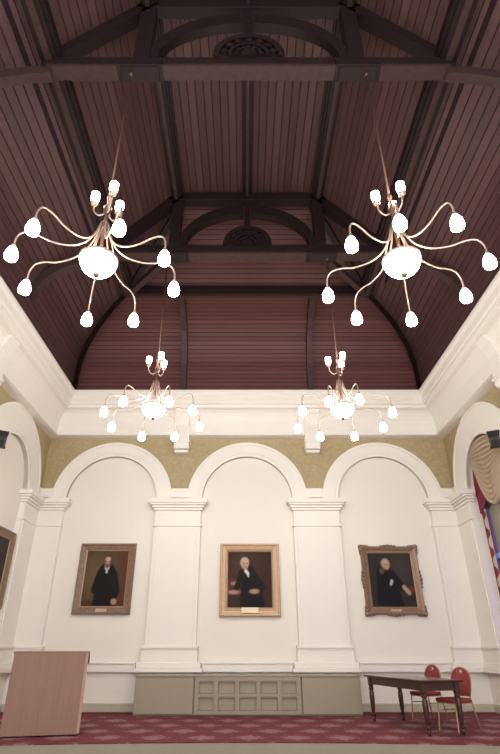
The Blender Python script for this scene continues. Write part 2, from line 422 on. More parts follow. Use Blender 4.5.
# ------------------------------------------------------------------ ceiling boarding
COVE = [(0.50, 7.44), (0.59, 7.46), (0.60, 7.95), (0.62, 8.35), (0.72, 8.70), (0.86, 8.95), (1.15, 9.24), (1.45, 9.44), (1.80, 9.60), (2.28, 9.72)]
SLOPE = [(2.28, 9.72), (3.70, 11.30)]
XF = W-3.70; YF = D-3.70
bw = 0.165
ce = struct(thing('ceiling', '', '')); del ce['label']; del ce['category']
def board_strip(name, prof, which, mat):
    bm = bmesh.new(); uvl = bm.loops.layers.uv.new('UVMap'); s = 0
    for (e0, z0), (e1, z1) in zip(prof, prof[1:]):
        L = math.hypot(e1-e0, z1-z0)
        if which == 'end': q = [(-W+e0, D-e0, z0), (W-e0, D-e0, z0), (W-e1, D-e1, z1), (-W+e1, D-e1, z1)]; al = [p[0] for p in q]
        else:
            sx = -1 if which == 'left' else 1
            q = [(sx*(W-e0), Y0, z0), (sx*(W-e0), D-e0, z0), (sx*(W-e1), D-e1, z1), (sx*(W-e1), Y0, z1)]; al = [p[1] for p in q]
        f = bm.faces.new([bm.verts.new(p) for p in q]); us = (s, s, s+L, s+L); s += L
        for lp, u, v in zip(f.loops, us, al): lp[uvl].uv = (u/(0.125 if which == 'end' else bw)+20, v)
    bmesh.ops.remove_doubles(bm, verts=bm.verts[:], dist=1e-4)
    o = obj(name, bm, mat, ce)
    m = o.modifiers.new('thick', 'SOLIDIFY'); m.thickness = 0.05; m.offset = 0
    return o
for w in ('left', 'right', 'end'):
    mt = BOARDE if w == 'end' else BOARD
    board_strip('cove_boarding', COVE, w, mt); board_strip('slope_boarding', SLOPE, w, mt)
bm = bmesh.new(); uvl = bm.loops.layers.uv.new('UVMap')
f = bm.faces.new([bm.verts.new(p) for p in ((-XF, Y0, 11.30), (XF, Y0, 11.30), (XF, YF, 11.30), (-XF, YF, 11.30))])
for lp in f.loops: lp[uvl].uv = (lp.vert.co.x/bw+50.5, lp.vert.co.y)
o = obj('flat_boarding', bm, BOARD, ce); m = o.modifiers.new('thick', 'SOLIDIFY'); m.thickness = 0.05; m.offset = 0

# ------------------------------------------------------------------ roof timbers
XPU = W-2.28                       # outer purlin
RIB_IN = [(0.76, 7.46), (0.775, 7.90), (0.82, 8.24), (0.92, 8.54), (1.07, 8.77), (1.30, 9.02), (1.60, 9.22), (1.90, 9.36), (2.28, 9.46)]
RIB_OUT = [(0.60, 7.46), (0.61, 7.95), (0.63, 8.37), (0.74, 8.71), (0.90, 8.96), (1.17, 9.22), (1.48, 9.42), (1.82, 9.58), (2.28, 9.70)]
def purlin(name, label, a, b, w, h, bead=0.05, cat='beam'):
    t = thing(name, label, cat, a)
    a, b = Vector(a), Vector(b); d = b-a
    bm = bmesh.new(); beam(bm, (0, 0, 0), d, w, h); obj('beam_body', bm, BEAM, t)
    side = d.normalized().cross(Vector((0, 0, 1))).normalized()
    bm = bmesh.new(); beam(bm, (0, 0, -h/2-0.02), d+Vector((0, 0, -h/2-0.02)), w*0.42, 0.05); obj('soffit_fillet', bm, BEAML, t)
    for s in (-1, 1):
        bm = bmesh.new(); off = side*s*(w/2+bead/2)+Vector((0, 0, 0.03)); beam(bm, off, d+off, bead, h*0.6); obj('edge_bead', bm, BEAM, t)
    return t
YH = D-2.28
purlin('purlin', 'dark timber purlin running along the left ceiling slope', (-XPU, Y0, 9.58), (-XPU, YH, 9.58), 0.25, 0.24)
purlin('purlin', 'dark timber purlin running along the right ceiling slope', (XPU, Y0, 9.58), (XPU, YH, 9.58), 0.25, 0.24)
purlin('purlin', 'dark timber purlin crossing the far end slope of the ceiling', (-XPU, YH, 9.58), (XPU, YH, 9.58), 0.20, 0.24)
purlin('ridge_beam', 'dark timber beam down the middle of the flat ceiling', (0, Y0, 11.22), (0, YF, 11.22), 0.14, 0.13)
purlin('purlin', 'dark timber at the left edge of the flat ceiling', (-XF, Y0, 11.16), (-XF, YF, 11.16), 0.20, 0.22)
purlin('purlin', 'dark timber at the right edge of the flat ceiling', (XF, Y0, 11.16), (XF, YF, 11.16), 0.20, 0.22)
# second, slimmer fillet below each side purlin
for sx, l in ((-1, 'left'), (1, 'right')):
    bm = bmesh.new(); beam(bm, (sx*(XPU+0.42), Y0, 9.60), (sx*(XPU+0.42), YH-0.42, 9.60), 0.07, 0.08)
    tag(obj('ceiling_fillet', bm, BEAM), 'slim dark fillet beside the purlin on the %s ceiling slope' % l, 'beam')

def rib_obj(name, label, inn, out, w, M):
    bm = bmesh.new(); band(bm, inn, out, -w/2, w/2, M)
    return tag(obj(name, bm, BEAML), label, 'rib')
for sx, l in ((-1, 'left'), (1, 'right')):
    rib_obj('ceiling_rib', 'curved dark rib on the end slope above the %s of the two middle pilasters' % l, RIB_IN, RIB_OUT, 0.15, lambda u, n, z, sx=sx: Vector((sx*BAY/2+n, D-u, z)))
    k = 1/math.sqrt(2)
    rib_obj('hip_rib', 'curved dark rib rising from the %s far corner of the cornice' % l, RIB_IN, RIB_OUT, 0.16,
            lambda u, n, z, sx=sx: Vector((sx*(W-u)+n*k, D-u+sx*n*k, z)))
    t = thing('hip_rafter', 'diagonal dark timber from the far purlin corner to the %s post of the far truss' % l, 'beam', (sx*XPU, YH, 9.5))
    bm = bmesh.new(); beam(bm, (0, 0, 0.0), (-sx*(XPU-1.72), 9.2-YH, -0.02), 0.14, 0.16); obj('dragon_beam', bm, BEAML, t)
    bm = bmesh.new(); beam(bm, (0, 0, 0.1), (-sx*(XPU-XF), YF-YH, 1.72), 0.14, 0.12); obj('rafter', bm, BEAM, t)

def truss(yc, dt, label):
    t = thing('roof_truss', label, 'roof truss', (0, yc, 0))
    h = dt/2
    ZB, ZTT = 9.27, 9.51
    XQ = 1.72
    L = lambda u, n, z: Vector((u, n, z))
    bm = bmesh.new(); box(bm, -XPU-0.1, XPU+0.1, -h, h, ZB, ZTT); b1 = obj('tie_beam', bm, BEAM, t, bevel=0.01)
    bm = bmesh.new(); box(bm, -XPU, XPU, -h-0.015, h+0.015, ZB-0.03, ZB+0.03); obj('lit_soffit_moulding', bm, BEAML, b1)  # paler underside: chandelier light put into the wood colour
    bm = bmesh.new(); box(bm, -XF-0.2, XF+0.2, -h, h, 11.0, 11.24); obj('collar_beam', bm, BEAM, t, bevel=0.01)
    for s in (-1, 1):
        bm = bmesh.new(); box(bm, s*XQ-0.13, s*XQ+0.13, -h, h, ZTT, 11.0); obj('queen_post', bm, BEAM, t, bevel=0.01)
        bm = bmesh.new(); box(bm, s*XQ-0.36, s*XQ+0.36, -h-0.04, h+0.04, ZB-0.04, ZB+0.10); box(bm, s*XQ-0.30, s*XQ+0.30, -h-0.02, h+0.02, ZB-0.07, ZB-0.04); obj('bearing_block', bm, BEAM, t, bevel=0.012)
        bm = bmesh.new(); beam(bm, (s*XPU, 0, 9.62), (s*(XQ-0.08), 0, 11.2), dt, 0.24); obj('principal_rafter', bm, BEAM, t)
        # arched brace, post foot to collar centre
        N = 18
        inn = [(s*(1.46*math.cos(a)), 9.54+1.00*math.sin(a)) for a in [PI/2*i/N*0.96 for i in range(N+1)]]
        out = [(s*(1.62*math.cos(a)), 9.54+1.30*math.sin(a)) for a in [PI/2*i/N*0.96 for i in range(N+1)]]
        bm = bmesh.new(); band(bm, inn, out, -h*0.8, h*0.8, L); obj('arched_brace', bm, BEAM, t)
        # brace curving down from the tie end to the cornice
        ri = [(s*(W-e), z) for e, z in SIDE_IN]; ro = [(s*(W-e), z) for e, z in SIDE_OUT]
        bm = bmesh.new(); band(bm, ri, ro, -h*0.8, h*0.8, L); obj('wall_brace', bm, BEAML, t)
    bm = bmesh.new(); box(bm, -0.075, 0.075, -h*0.8, h*0.8, ZTT+0.45, 11.0); obj('king_post', bm, BEAM, t)
    # half-round carved boss standing on the tie
    bm = bmesh.new(); prism(bm, arc(0, ZTT, 0.56, 0, PI, 30), -h, h, L); bo = obj('carved_boss', bm, BEAM, t)
    bm = bmesh.new()
    for r0, r1, n in ((0.47, 0.57, 0.05), (0.27, 0.33, 0.05), (0.0, 0.12, 0.07)):
        if r0: band(bm, arc(0, ZTT, r0, 0, PI, 30), arc(0, ZTT, r1, 0, PI, 30), -h-n, -h+0.01, L)
        else: prism(bm, arc(0, ZTT, r1, 0, PI, 14), -h-n, -h+0.01, L)
    for i in range(7):
        a = PI*(i+0.5)/7; c = (0.40*math.cos(a), ZTT+0.40*math.sin(a))
        prism(bm, [(c[0]+0.055*math.cos(q), c[1]+0.055*math.sin(q)) for q in [2*PI*k/10 for k in range(10)]], -h-0.05, -h+0.01, L)
        a = PI*(i+0.5)/7; c = (0.2*math.cos(a), ZTT+0.2*math.sin(a))
        prism(bm, [(c[0]+0.04*math.cos(q), c[1]+0.04*math.sin(q)) for q in [2*PI*k/10 for k in range(10)]], -h-0.05, -h+0.01, L)
    obj('carving', bm, BEAM, bo)
    return t
SIDE_IN = [(0.70, 8.02), (0.76, 8.28), (0.86, 8.50), (1.02, 8.68), (1.28, 8.86), (1.60, 9.00), (1.95, 9.09), (2.34, 9.14)]
SIDE_OUT = [(0.62, 8.20), (0.65, 8.42), (0.74, 8.66), (0.92, 8.86), (1.22, 9.05), (1.56, 9.20), (1.92, 9.28), (2.34, 9.33)]
truss(4.81, 0.20, 'dark timber roof truss nearest the viewer with carved half-round boss')
truss(9.10, 0.24, 'dark timber roof truss at the far end, before the end slope')

# ------------------------------------------------------------------ chandeliers
def make_chandelier(label, loc, rz):
    t = thing('chandelier', label, 'chandelier', loc, rz, 'brass chandeliers')
    # local z = 0 is the lamp level; the tie beam is ZH above
    ZH = 9.21-5.14
    bm = bmesh.new(); tube(bm, [(0, 0, 1.30), (0, 0, ZH)], 0.016, 8); obj('hanging_rod', bm, BRONZE, t, True)
    bm = bmesh.new(); lathe(bm, [(0, ZH+0.06), (0.045, ZH+0.05), (0.04, ZH-0.01), (0.018, ZH-0.05), (0, ZH-0.05)], 14); obj('ceiling_rose', bm, BRONZE, t, True)
    bm = bmesh.new()
    lathe(bm, [(0, 1.42), (0.02, 1.40), (0.035, 1.34), (0.02, 1.28), (0.02, 1.20), (0.055, 1.15), (0.05, 1.08), (0.022, 1.02), (0.025, 0.92), (0.06, 0.86), (0.065, 0.80), (0.03, 0.74), (0.02, 0.55), (0.02, 0.42), (0.0, 0.40)], 14)
    obj('stem', bm, BRONZE, t, True)
    # bowl on three straps
    bm = bmesh.new()
    pr = [(0.0, 0.04)]+[(0.225*math.sin(a), 0.26-0.22*math.cos(a)) for a in [PI/2*i/9 for i in range(1, 10)]]+[(0.21, 0.265), (0.0, 0.25)]
    lathe(bm, pr, 28); bo = obj('glass_bowl', bm, BOWLG, t, True)
    bm = bmesh.new(); lathe(bm, [(0.0, -0.01), (0.02, 0.0), (0.042, 0.03), (0.045, 0.045), (0.0, 0.06)], 14); obj('finial', bm, BRONZE, bo, True)
    bm = bmesh.new(); lathe(bm, [(0.22, 0.25), (0.237, 0.255), (0.237, 0.285), (0.22, 0.29), (0.22, 0.25)], 28); obj('bowl_rim', bm, BRASS, bo, True)
    for k in range(3):
        a = 2*PI*k/3+0.4; c, s = math.cos(a), math.sin(a)
        bm = bmesh.new(); tube(bm, smooth_path([(0.03*c, 0.03*s, 0.80), (0.12*c, 0.12*s, 0.60), (0.226*c, 0.226*s, 0.27)], 5), 0.009, 6); obj('bowl_strap', bm, BRASS, t, True)
    for k in range(8):
        a = 2*PI*k/8; c, s = math.cos(a), math.sin(a)
        pf = [(0.05, 0.86), (0.10, 0.66), (0.20, 0.47), (0.36, 0.36), (0.56, 0.33), (0.74, 0.365), (0.87, 0.35), (0.93, 0.26), (0.94, 0.15), (0.94, 0.10)]
        bm = bmesh.new(); tube(bm, smooth_path([(r*c, r*s, z) for r, z in pf], 4), 0.0105, 8)
        ar = obj('arm', bm, BRASS, t, True); ARM[ar.data.name] = k
        bm = bmesh.new(); Mq = lambda x, y, z, c=c, s=s: Vector((0.94*c+x, 0.94*s+y, z))
        lathe(bm, [(0.0, 0.10), (0.026, 0.095), (0.050, 0.06), (0.066, 0.01), (0.072, -0.03), (0.070, -0.06), (0.064, -0.08), (0.0, -0.06)], 14, Mq)
        obj('tulip_shade', bm, LAMP, ar, True)
        bm = bmesh.new(); lathe(bm, [(0.0, 0.135), (0.022, 0.13), (0.036, 0.10), (0.036, 0.085), (0.0, 0.085)], 10, Mq); obj('shade_cap', bm, BRASS, ar, True)
    for k in range(3):
        a = 2*PI*k/3+UP; c, s = math.cos(a), math.sin(a)
        bm = bmesh.new(); tube(bm, smooth_path([(0.03*c, 0.03*s, 1.05), (0.10*c, 0.10*s, 1.02), (0.175*c, 0.175*s, 1.10), (0.19*c, 0.19*s, 1.22)], 5), 0.011, 7); ar = obj('candle_arm', bm, BRASS, t, True)
        Mq = lambda x, y, z, c=c, s=s: Vector((0.19*c+x, 0.19*s+y, z))
        bm = bmesh.new(); lathe(bm, [(0.0, 1.20), (0.03, 1.205), (0.05, 1.23), (0.05, 1.245), (0.0, 1.25)], 12, Mq); obj('candle_pan', bm, BRASS, ar, True)
        bm = bmesh.new(); lathe(bm, [(0.0, 1.25), (0.03, 1.255), (0.05, 1.29), (0.058, 1.34), (0.05, 1.385), (0.056, 1.41), (0.0, 1.40)], 12, Mq); obj('upright_cup', bm, CUPG, ar, True)
    return t
UP = math.radians(50.5); ARM = {}
def bend(t, dev):      # the arms are not quite evenly spread
    for ch in t.children:
        if ch.data and ch.data.name in ARM: ch.rotation_euler = (0, 0, math.radians(dev[ARM[ch.data.name]]))
CHX = 1.86
first = make_chandelier('large lit brass chandelier hanging at upper left from the near truss', (-CHX, 4.81, 5.14), 4.354)
made = [first]; first['label'] = 'large lit brass chandelier hanging at upper left from the near truss'
for lab, loc, rz in (('large lit brass chandelier hanging at upper right from the near truss', (CHX, 4.81, 5.14), 3.60+PI/4),
                     ('smaller looking lit chandelier before the back wall, left of centre', (-CHX, 9.12, 5.14), 4.33),
                     ('smaller looking lit chandelier before the back wall, right of centre', (CHX, 9.12, 5.14), 3.469+PI/4)):
    c = copy_tree(first); c.location = loc; c.rotation_euler = (0, 0, rz); c['label'] = lab; made.append(c)
for c, dev in zip(made, ((-8, 5, -1, -11, 3, -3, 9, 2), (0, -8, 1, -4, -2, 0, -3, 11), (-3, 4, -7, -2, 2, 0, 1, 2), (1, -11, 3, 4, 2, 2, 0, 8))): bend(c, dev)

# ------------------------------------------------------------------ paintings
def lerp(a, b, t): return tuple(x+(y-x)*t for x, y in zip(a, b))
def soft(d, w): return max(0.0, min(1.0, 0.5-d/w))
def ell(u, v, cx, cy, rx, ry, rot=0.0):
    c, s = math.cos(rot), math.sin(rot); x, y = u-cx, v-cy
    x, y = x*c+y*s, -x*s+y*c
    return (math.hypot(x/rx, y/ry)-1)*min(rx, ry)
def seg(u, v, ax, ay, bx, by, r0, r1):
    dx, dy = bx-ax, by-ay; t = max(0, min(1, ((u-ax)*dx+(v-ay)*dy)/(dx*dx+dy*dy)))
    return math.hypot(u-ax-dx*t, v-ay-dy*t)-(r0+(r1-r0)*t)
def compose(bg, items):
    def f(u, v):
        c = bg(u, v)
        for fn, col, w in items: c = lerp(c, col, soft(fn(u, v), w))
        return c
    return f
SK = (0.40, 0.22, 0.15)
E_, G_ = ell, seg
p_left = compose(lambda u, v: lerp(lerp((0.085, 0.055, 0.03), (0.14, 0.09, 0.045), max(0, 1-2.2*math.hypot(u-0.25, v-0.55))), (0.10, 0.026, 0.022), max(0, min(1, (u-0.70)*4))*0.7), [
    (lambda u, v: v-0.10, (0.075, 0.03, 0.02), 0.05),
    (lambda u, v: G_(u, v, 0.52, 0.56, 0.53, -0.05, 0.22, 0.27), (0.012, 0.010, 0.012), 0.03),
    (lambda u, v: G_(u, v, 0.36, 0.57, 0.27, 0.30, 0.08, 0.07), (0.013, 0.011, 0.012), 0.03),
    (lambda u, v: G_(u, v, 0.27, 0.30, 0.40, 0.22, 0.065, 0.05), (0.013, 0.011, 0.012), 0.03),
    (lambda u, v: G_(u, v, 0.70, 0.56, 0.80, 0.28, 0.085, 0.07), (0.014, 0.011, 0.012), 0.03),
    (lambda u, v: G_(u, v, 0.80, 0.28, 0.76, 0.12, 0.07, 0.05), (0.014, 0.011, 0.012), 0.03),
    (lambda u, v: E_(u, v, 0.515, 0.70, 0.058, 0.06), (0.55, 0.50, 0.45), 0.02),
    (lambda u, v: E_(u, v, 0.515, 0.785, 0.072, 0.088), SK, 0.025),
    (lambda u, v: E_(u, v, 0.515, 0.84, 0.066, 0.045), (0.52, 0.33, 0.24), 0.03),
    (lambda u, v: E_(u, v, 0.515, 0.725, 0.066, 0.05), (0.16, 0.10, 0.07), 0.025),
    (lambda u, v: E_(u, v, 0.45, 0.79, 0.016, 0.055), (0.10, 0.07, 0.05), 0.02),
    (lambda u, v: E_(u, v, 0.582, 0.79, 0.016, 0.055), (0.10, 0.07, 0.05), 0.02),
    (lambda u, v: E_(u, v, 0.49, 0.80, 0.014, 0.008), (0.06, 0.03, 0.02), 0.012),
    (lambda u, v: E_(u, v, 0.542, 0.80, 0.014, 0.008), (0.06, 0.03, 0.02), 0.012),
    (lambda u, v: G_(u, v, 0.516, 0.80, 0.518, 0.765, 0.006, 0.012), (0.48, 0.26, 0.18), 0.014),
    (lambda u, v: E_(u, v, 0.515, 0.615, 0.022, 0.028), (0.62, 0.58, 0.53), 0.02),
    (lambda u, v: E_(u, v, 0.76, 0.085, 0.065, 0.05), SK, 0.03)])
p_mid = compose(lambda u, v: lerp((0.045, 0.022, 0.018), (0.075, 0.04, 0.03), max(0, 1-2*math.hypot(u-0.35, v-0.75))), [
    (lambda u, v: max(abs(u-0.16)-0.18, abs(v-0.36)-0.14), (0.13, 0.035, 0.025), 0.05),
    (lambda u, v: G_(u, v, 0.10, 0.42, 0.30, 0.44, 0.025, 0.03), (0.30, 0.20, 0.14), 0.03),
    (lambda u, v: G_(u, v, 0.08, 0.33, 0.30, 0.35, 0.025, 0.03), (0.05, 0.03, 0.025), 0.03),
    (lambda u, v: G_(u, v, 0.46, 0.60, 0.56, 0.05, 0.16, 0.28), (0.012, 0.010, 0.012), 0.04),
    (lambda u, v: G_(u, v, 0.56, 0.58, 0.76, 0.36, 0.10, 0.09), (0.016, 0.012, 0.013), 0.03),
    (lambda u, v: G_(u, v, 0.76, 0.36, 0.62, 0.28, 0.09, 0.06), (0.016, 0.012, 0.013), 0.03),
    (lambda u, v: G_(u, v, 0.32, 0.60, 0.20, 0.33, 0.08, 0.06), (0.016, 0.012, 0.013), 0.03),
    (lambda u, v: E_(u, v, 0.60, 0.285, 0.10, 0.04), (0.42, 0.25, 0.18), 0.03),
    (lambda u, v: E_(u, v, 0.14, 0.27, 0.12, 0.032), (0.40, 0.24, 0.18), 0.03),
    (lambda u, v: E_(u, v, 0.385, 0.80, 0.098, 0.098), (0.42, 0.37, 0.32), 0.03),
    (lambda u, v: E_(u, v, 0.395, 0.77, 0.078, 0.10), (0.46, 0.26, 0.18), 0.03),
    (lambda u, v: E_(u, v, 0.405, 0.835, 0.062, 0.035), (0.56, 0.37, 0.28), 0.03),
    (lambda u, v: E_(u, v, 0.375, 0.785, 0.016, 0.009), (0.08, 0.04, 0.03), 0.012),
    (lambda u, v: E_(u, v, 0.435, 0.785, 0.016, 0.009), (0.08, 0.04, 0.03), 0.012),
    (lambda u, v: G_(u, v, 0.408, 0.785, 0.412, 0.745, 0.006, 0.014), (0.52, 0.30, 0.21), 0.014),
    (lambda u, v: E_(u, v, 0.41, 0.715, 0.028, 0.007), (0.26, 0.10, 0.08), 0.012),
    (lambda u, v: G_(u, v, 0.41, 0.645, 0.46, 0.60, 0.032, 0.026), (0.68, 0.63, 0.58), 0.02),
    (lambda u, v: G_(u, v, 0.455, 0.58, 0.475, 0.54, 0.02, 0.008), (0.66, 0.60, 0.55), 0.02)])
p_right = compose(lambda u, v: lerp((0.030, 0.024, 0.026), (0.055, 0.04, 0.038), max(0, 1-1.8*math.hypot(u-0.75, v-0.7))), [
    (lambda u, v: G_(u, v, 0.36, 0.58, 0.42, -0.02, 0.20, 0.30), (0.011, 0.010, 0.012), 0.04),
    (lambda u, v: G_(u, v, 0.52, 0.58, 0.72, 0.36, 0.09, 0.08), (0.014, 0.012, 0.014), 0.03),
    (lambda u, v: G_(u, v, 0.72, 0.36, 0.82, 0.30, 0.07, 0.05), (0.014, 0.012, 0.014), 0.03),
    (lambda u, v: E_(u, v, 0.40, 0.80, 0.10, 0.10), (0.30, 0.24, 0.18), 0.03),
    (lambda u, v: E_(u, v, 0.415, 0.775, 0.072, 0.092, 0.2), (0.40, 0.24, 0.16), 0.03),
    (lambda u, v: E_(u, v, 0.40, 0.835, 0.06, 0.035), (0.48, 0.32, 0.22), 0.03),
    (lambda u, v: E_(u, v, 0.395, 0.785, 0.014, 0.008), (0.06, 0.03, 0.02), 0.012),
    (lambda u, v: E_(u, v, 0.45, 0.78, 0.013, 0.008), (0.06, 0.03, 0.02), 0.012),
    (lambda u, v: G_(u, v, 0.43, 0.785, 0.44, 0.75, 0.006, 0.013), (0.46, 0.27, 0.18), 0.014),
    (lambda u, v: E_(u, v, 0.30, 0.66, 0.05, 0.05), (0.12, 0.075, 0.055), 0.05),
    (lambda u, v: G_(u, v, 0.50, 0.47, 0.47, 0.41, 0.03, 0.022), (0.46, 0.40, 0.36), 0.025),
    (lambda u, v: G_(u, v, 0.76, 0.36, 0.86, 0.26, 0.04, 0.045), (0.42, 0.24, 0.18), 0.03),
    (lambda u, v: E_(u, v, 0.93, 0.32, 0.05, 0.06), (0.16, 0.03, 0.03), 0.03)])
p_side = compose(lambda u, v: (0.045, 0.032, 0.03), [
    (lambda u, v: G_(u, v, 0.5, 0.55, 0.5, 0.0, 0.2, 0.28), (0.013, 0.011, 0.012), 0.04),
    (lambda u, v: E_(u, v, 0.5, 0.78, 0.075, 0.095), SK, 0.03),
    (lambda u, v: E_(u, v, 0.5, 0.62, 0.03, 0.05), (0.5, 0.46, 0.42), 0.03)])

def frame_ring(bm, w, h, prof):
    """mitred picture frame; prof = (inset from outer edge, forward)"""
    st = []
    for i, n in prof:
        x, z = w/2-i, h/2-i
        st.append([bm.verts.new((sx*x, -n, sz*z)) for sx, sz in ((-1, -1), (1, -1), (1, 1), (-1, 1))])
    k = len(prof)
    for i in range(k):
        a, b = st[i], st[(i+1) % k]
        for j in range(4): bm.faces.new((a[j], a[(j+1) % 4], b[(j+1) % 4], b[j]))
def painting(label, loc, rz, w, h, fw, mat, pic, ornate=False, plate=True, tilt=0.02):
    t = thing('framed_portrait', label, 'painting', loc, rz); t.rotation_euler = (-tilt, 0, rz) if rz == 0 else (0, 0, rz)
    bm = bmesh.new()
    if not ornate:
        frame_ring(bm, w, h, [(0, 0), (0, 0.07), (0.02, 0.095), (0.045, 0.09), (0.06, 0.07), (fw*0.75, 0.055), (fw*0.8, 0.065), (fw, 0.05), (fw, 0)])
    else:
        frame_ring(bm, w-0.06, h-0.06, [(0, 0), (0, 0.06), (0.03, 0.10), (0.07, 0.085), (0.11, 0.055), (fw*0.8, 0.05), (fw*0.86, 0.065), (fw-0.03, 0.045), (fw-0.03, 0)])
    fr = obj('frame', bm, mat, t)
    if ornate:      # swept corners and centres with carved leaves
        bm = bmesh.new()
        spots = []
        for sx in (-1, 1):
            for sz in (-1, 1):
                for q in range(-2, 3):
                    spots.append((sx*(w/2-0.045-max(0, q)*0.075), sz*(h/2-0.045-max(0, -q)*0.075), 0.062-abs(q)*0.008))
        for q in (-2, -1, 0, 1, 2):
            r = 0.055-abs(q)*0.01
            for s in (-1, 1):
                spots.append((q*0.085, s*(h/2-0.035), r)); spots.append((s*(w/2-0.035), q*0.085, r))
        for x, z, r in spots:
            lathe(bm, [(0, 0.115), (r*0.5, 0.11), (r*0.9, 0.085), (r, 0.05), (r, 0.02), (0, 0.02)], 9, lambda a, b, c, x=x, z=z: Vector((x+a, -c, z+b)))
        obj('carved_leaves', bm, mat, fr, True)
    bm = bmesh.new(); frame_ring(bm, w-2*fw+0.01, h-2*fw+0.01, [(0, 0.0), (0, 0.052), (0.028, 0.046), (0.034, 0.03), (0.034, 0)]); obj('inner_slip', bm, SLIP, fr)
    cw, ch = w-2*fw-0.04, h-2*fw-0.04
    NX, NZ = 64, 80
    me = bpy.data.meshes.new('canvas'); vs = []; fs = []; cols = []
    for j in range(NZ+1):
        for i in range(NX+1):
            vs.append(((i/NX-0.5)*cw, -0.028, (j/NZ-0.5)*ch)); cols.append(pic(i/NX, j/NZ))
    for j in range(NZ):
        for i in range(NX):
            k = j*(NX+1)+i; fs.append((k, k+1, k+NX+2, k+NX+1))
    n = len(vs); vs += [(sx*cw/2, -0.004, sz*ch/2) for sx, sz in ((-1, -1), (1, -1), (1, 1), (-1, 1))]; cols += [(0.1, 0.08, 0.06)]*4
    fs.append((n, n+3, n+2, n+1))
    me.from_pydata(vs, [], fs); me.materials.append(OIL)
    at = me.color_attributes.new('paint', 'FLOAT_COLOR', 'POINT')
    for i, c in enumerate(cols): at.data[i].color = (*c, 1)
    o = bpy.data.objects.new('canvas', me); C.objects.link(o); o.parent = t
    if plate:
        bm = bmesh.new()
        if plate == 'big': box(bm, -0.20, 0.20, -0.105, -0.05, -h/2+fw*0.42, -h/2+fw*1.15)
        else: box(bm, -0.13, 0.13, -0.085, -0.05, -h/2+fw*0.35, -h/2+fw*0.82)
        obj('name_plate', bm, PLATE if plate == 'big' else PLATED, fr, bevel=0.004)
    return t
painting('brown-framed portrait of a bald man standing in a long dark coat', (-3.43, D-0.01, 2.705), 0, 1.36, 1.60, 0.15, FRAMEB, p_left)
painting('gold-framed portrait of a seated white-haired man, central bay', (0.06, D-0.01, 2.68), 0, 1.44, 1.64, 0.165, FRAMEG, p_mid, plate='big')
painting('ornate brown-gold framed portrait of a dark-clothed man leaning beside a table', (3.48, D-0.01, 2.67), 0, 1.44, 1.60, 0.17, FRAMER, p_right, ornate=True)
painting('brown-framed portrait on the left wall, cut by the picture edge', (-W+0.03, YC+0.20, 2.75), PI/2, 1.48, 1.60, 0.15, FRAMEB, p_side)

# ------------------------------------------------------------------ low cabinet under the middle bay
t = thing('radiator_cabinet', 'low olive-beige cabinet with two rows of square panels, along the back wall', 'cabinet', (0, D, 0))
yf = -0.88; bx = 2.33; zt = 0.715
bm = bmesh.new(); box(bm, -bx, bx, yf+0.06, -0.29, 0.0, zt-0.03); obj('carcass', bm, OLIVE, t)
bm = bmesh.new(); box(bm, -bx-0.02, bx+0.02, yf-0.02, -0.29, zt-0.03, zt); obj('top_board', bm, OLIVE, t, bevel=0.008)
for s in (-1, 1):
    bm = bmesh.new(); box(bm, s*1.12 if s > 0 else -bx, bx if s > 0 else -1.12, yf, yf+0.03, 0.03, zt-0.035); obj('side_panel', bm, OLIVE, t, bevel=0.006)
fr_bm = bmesh.new()
gx0, gx1 = -1.09, 1.09; cw = (gx1-gx0)/5
box(fr_bm, gx0, gx1, yf-0.012, yf+0.02, 0.03, 0.09); box(fr_bm, gx0, gx1, yf-0.012, yf+0.02, 0.335, 0.385); box(fr_bm, gx0, gx1, yf-0.012, yf+0.02, 0.61, zt-0.035)
for i in range(6): box(fr_bm, gx0+cw*i-0.045+(0.045 if i == 0 else 0)-(0.045 if i == 5 else 0), gx0+cw*i+0.045+(0.045 if i == 0 else 0)-(0.045 if i == 5 else 0), yf-0.014, yf+0.02, 0.03, zt-0.035)
obj('grille_frame', fr_bm, OLIVE, t)
for j, (z0, z1) in enumerate(((0.09, 0.335), (0.385, 0.61))):
    for i in range(5):
        bm = bmesh.new(); x0 = gx0+cw*i+0.045; x1 = gx0+cw*(i+1)-0.045
        box(bm, x0, x1, yf+0.045, yf+0.06, z0, z1); box(bm, x0, x1, yf+0.012, yf+0.05, z1-0.03, z1)
        obj('square_panel', bm, OLIVE, t, bevel=0.005)

# ------------------------------------------------------------------ lectern
t = thing('lectern', 'wide plain wooden lectern with a reddish veneer front at the stage edge', 'lectern', (-3.25, 9.51, 0), math.radians(14))
lw, lh = 0.565, 1.14
bm = bmesh.new(); box(bm, -lw, lw, -0.03, 0.0, 0.02, lh); obj('front_panel', bm, LECT, t, bevel=0.004)
for s in (-1, 1):
    bm = bmesh.new(); prism(bm, [(0.0, 0.02), (0.50, 0.02), (0.50, lh-0.16), (0.0, lh)], s*lw-(0.03 if s > 0 else 0), s*lw+(0 if s > 0 else 0.03), lambda y, x, z: Vector((x, y, z))); obj('side_panel', bm, LECTE, t, bevel=0.003)
bm = bmesh.new(); prism(bm, [(-0.035, lh), (0.54, lh-0.17), (0.54, lh-0.145), (-0.035, lh+0.026)], -lw-0.015, lw+0.05, lambda y, x, z: Vector((x, y, z))); obj('sloping_top', bm, LECT, t, bevel=0.004)
bm = bmesh.new(); box(bm, -lw+0.03, lw-0.03, 0.0, 0.46, 0.62, 0.645); obj('shelf', bm, LECT, t)
bm = bmesh.new(); box(bm, -lw+0.03, lw-0.03, 0.0, 0.46, 0.06, 0.09); obj('bottom_board', bm, LECT, t)
bm = bmesh.new(); box(bm, lw-0.01, lw+0.035, -0.032, 0.02, 0.03, lh); obj('corner_edging', bm, LECTE, t, bevel=0.004)
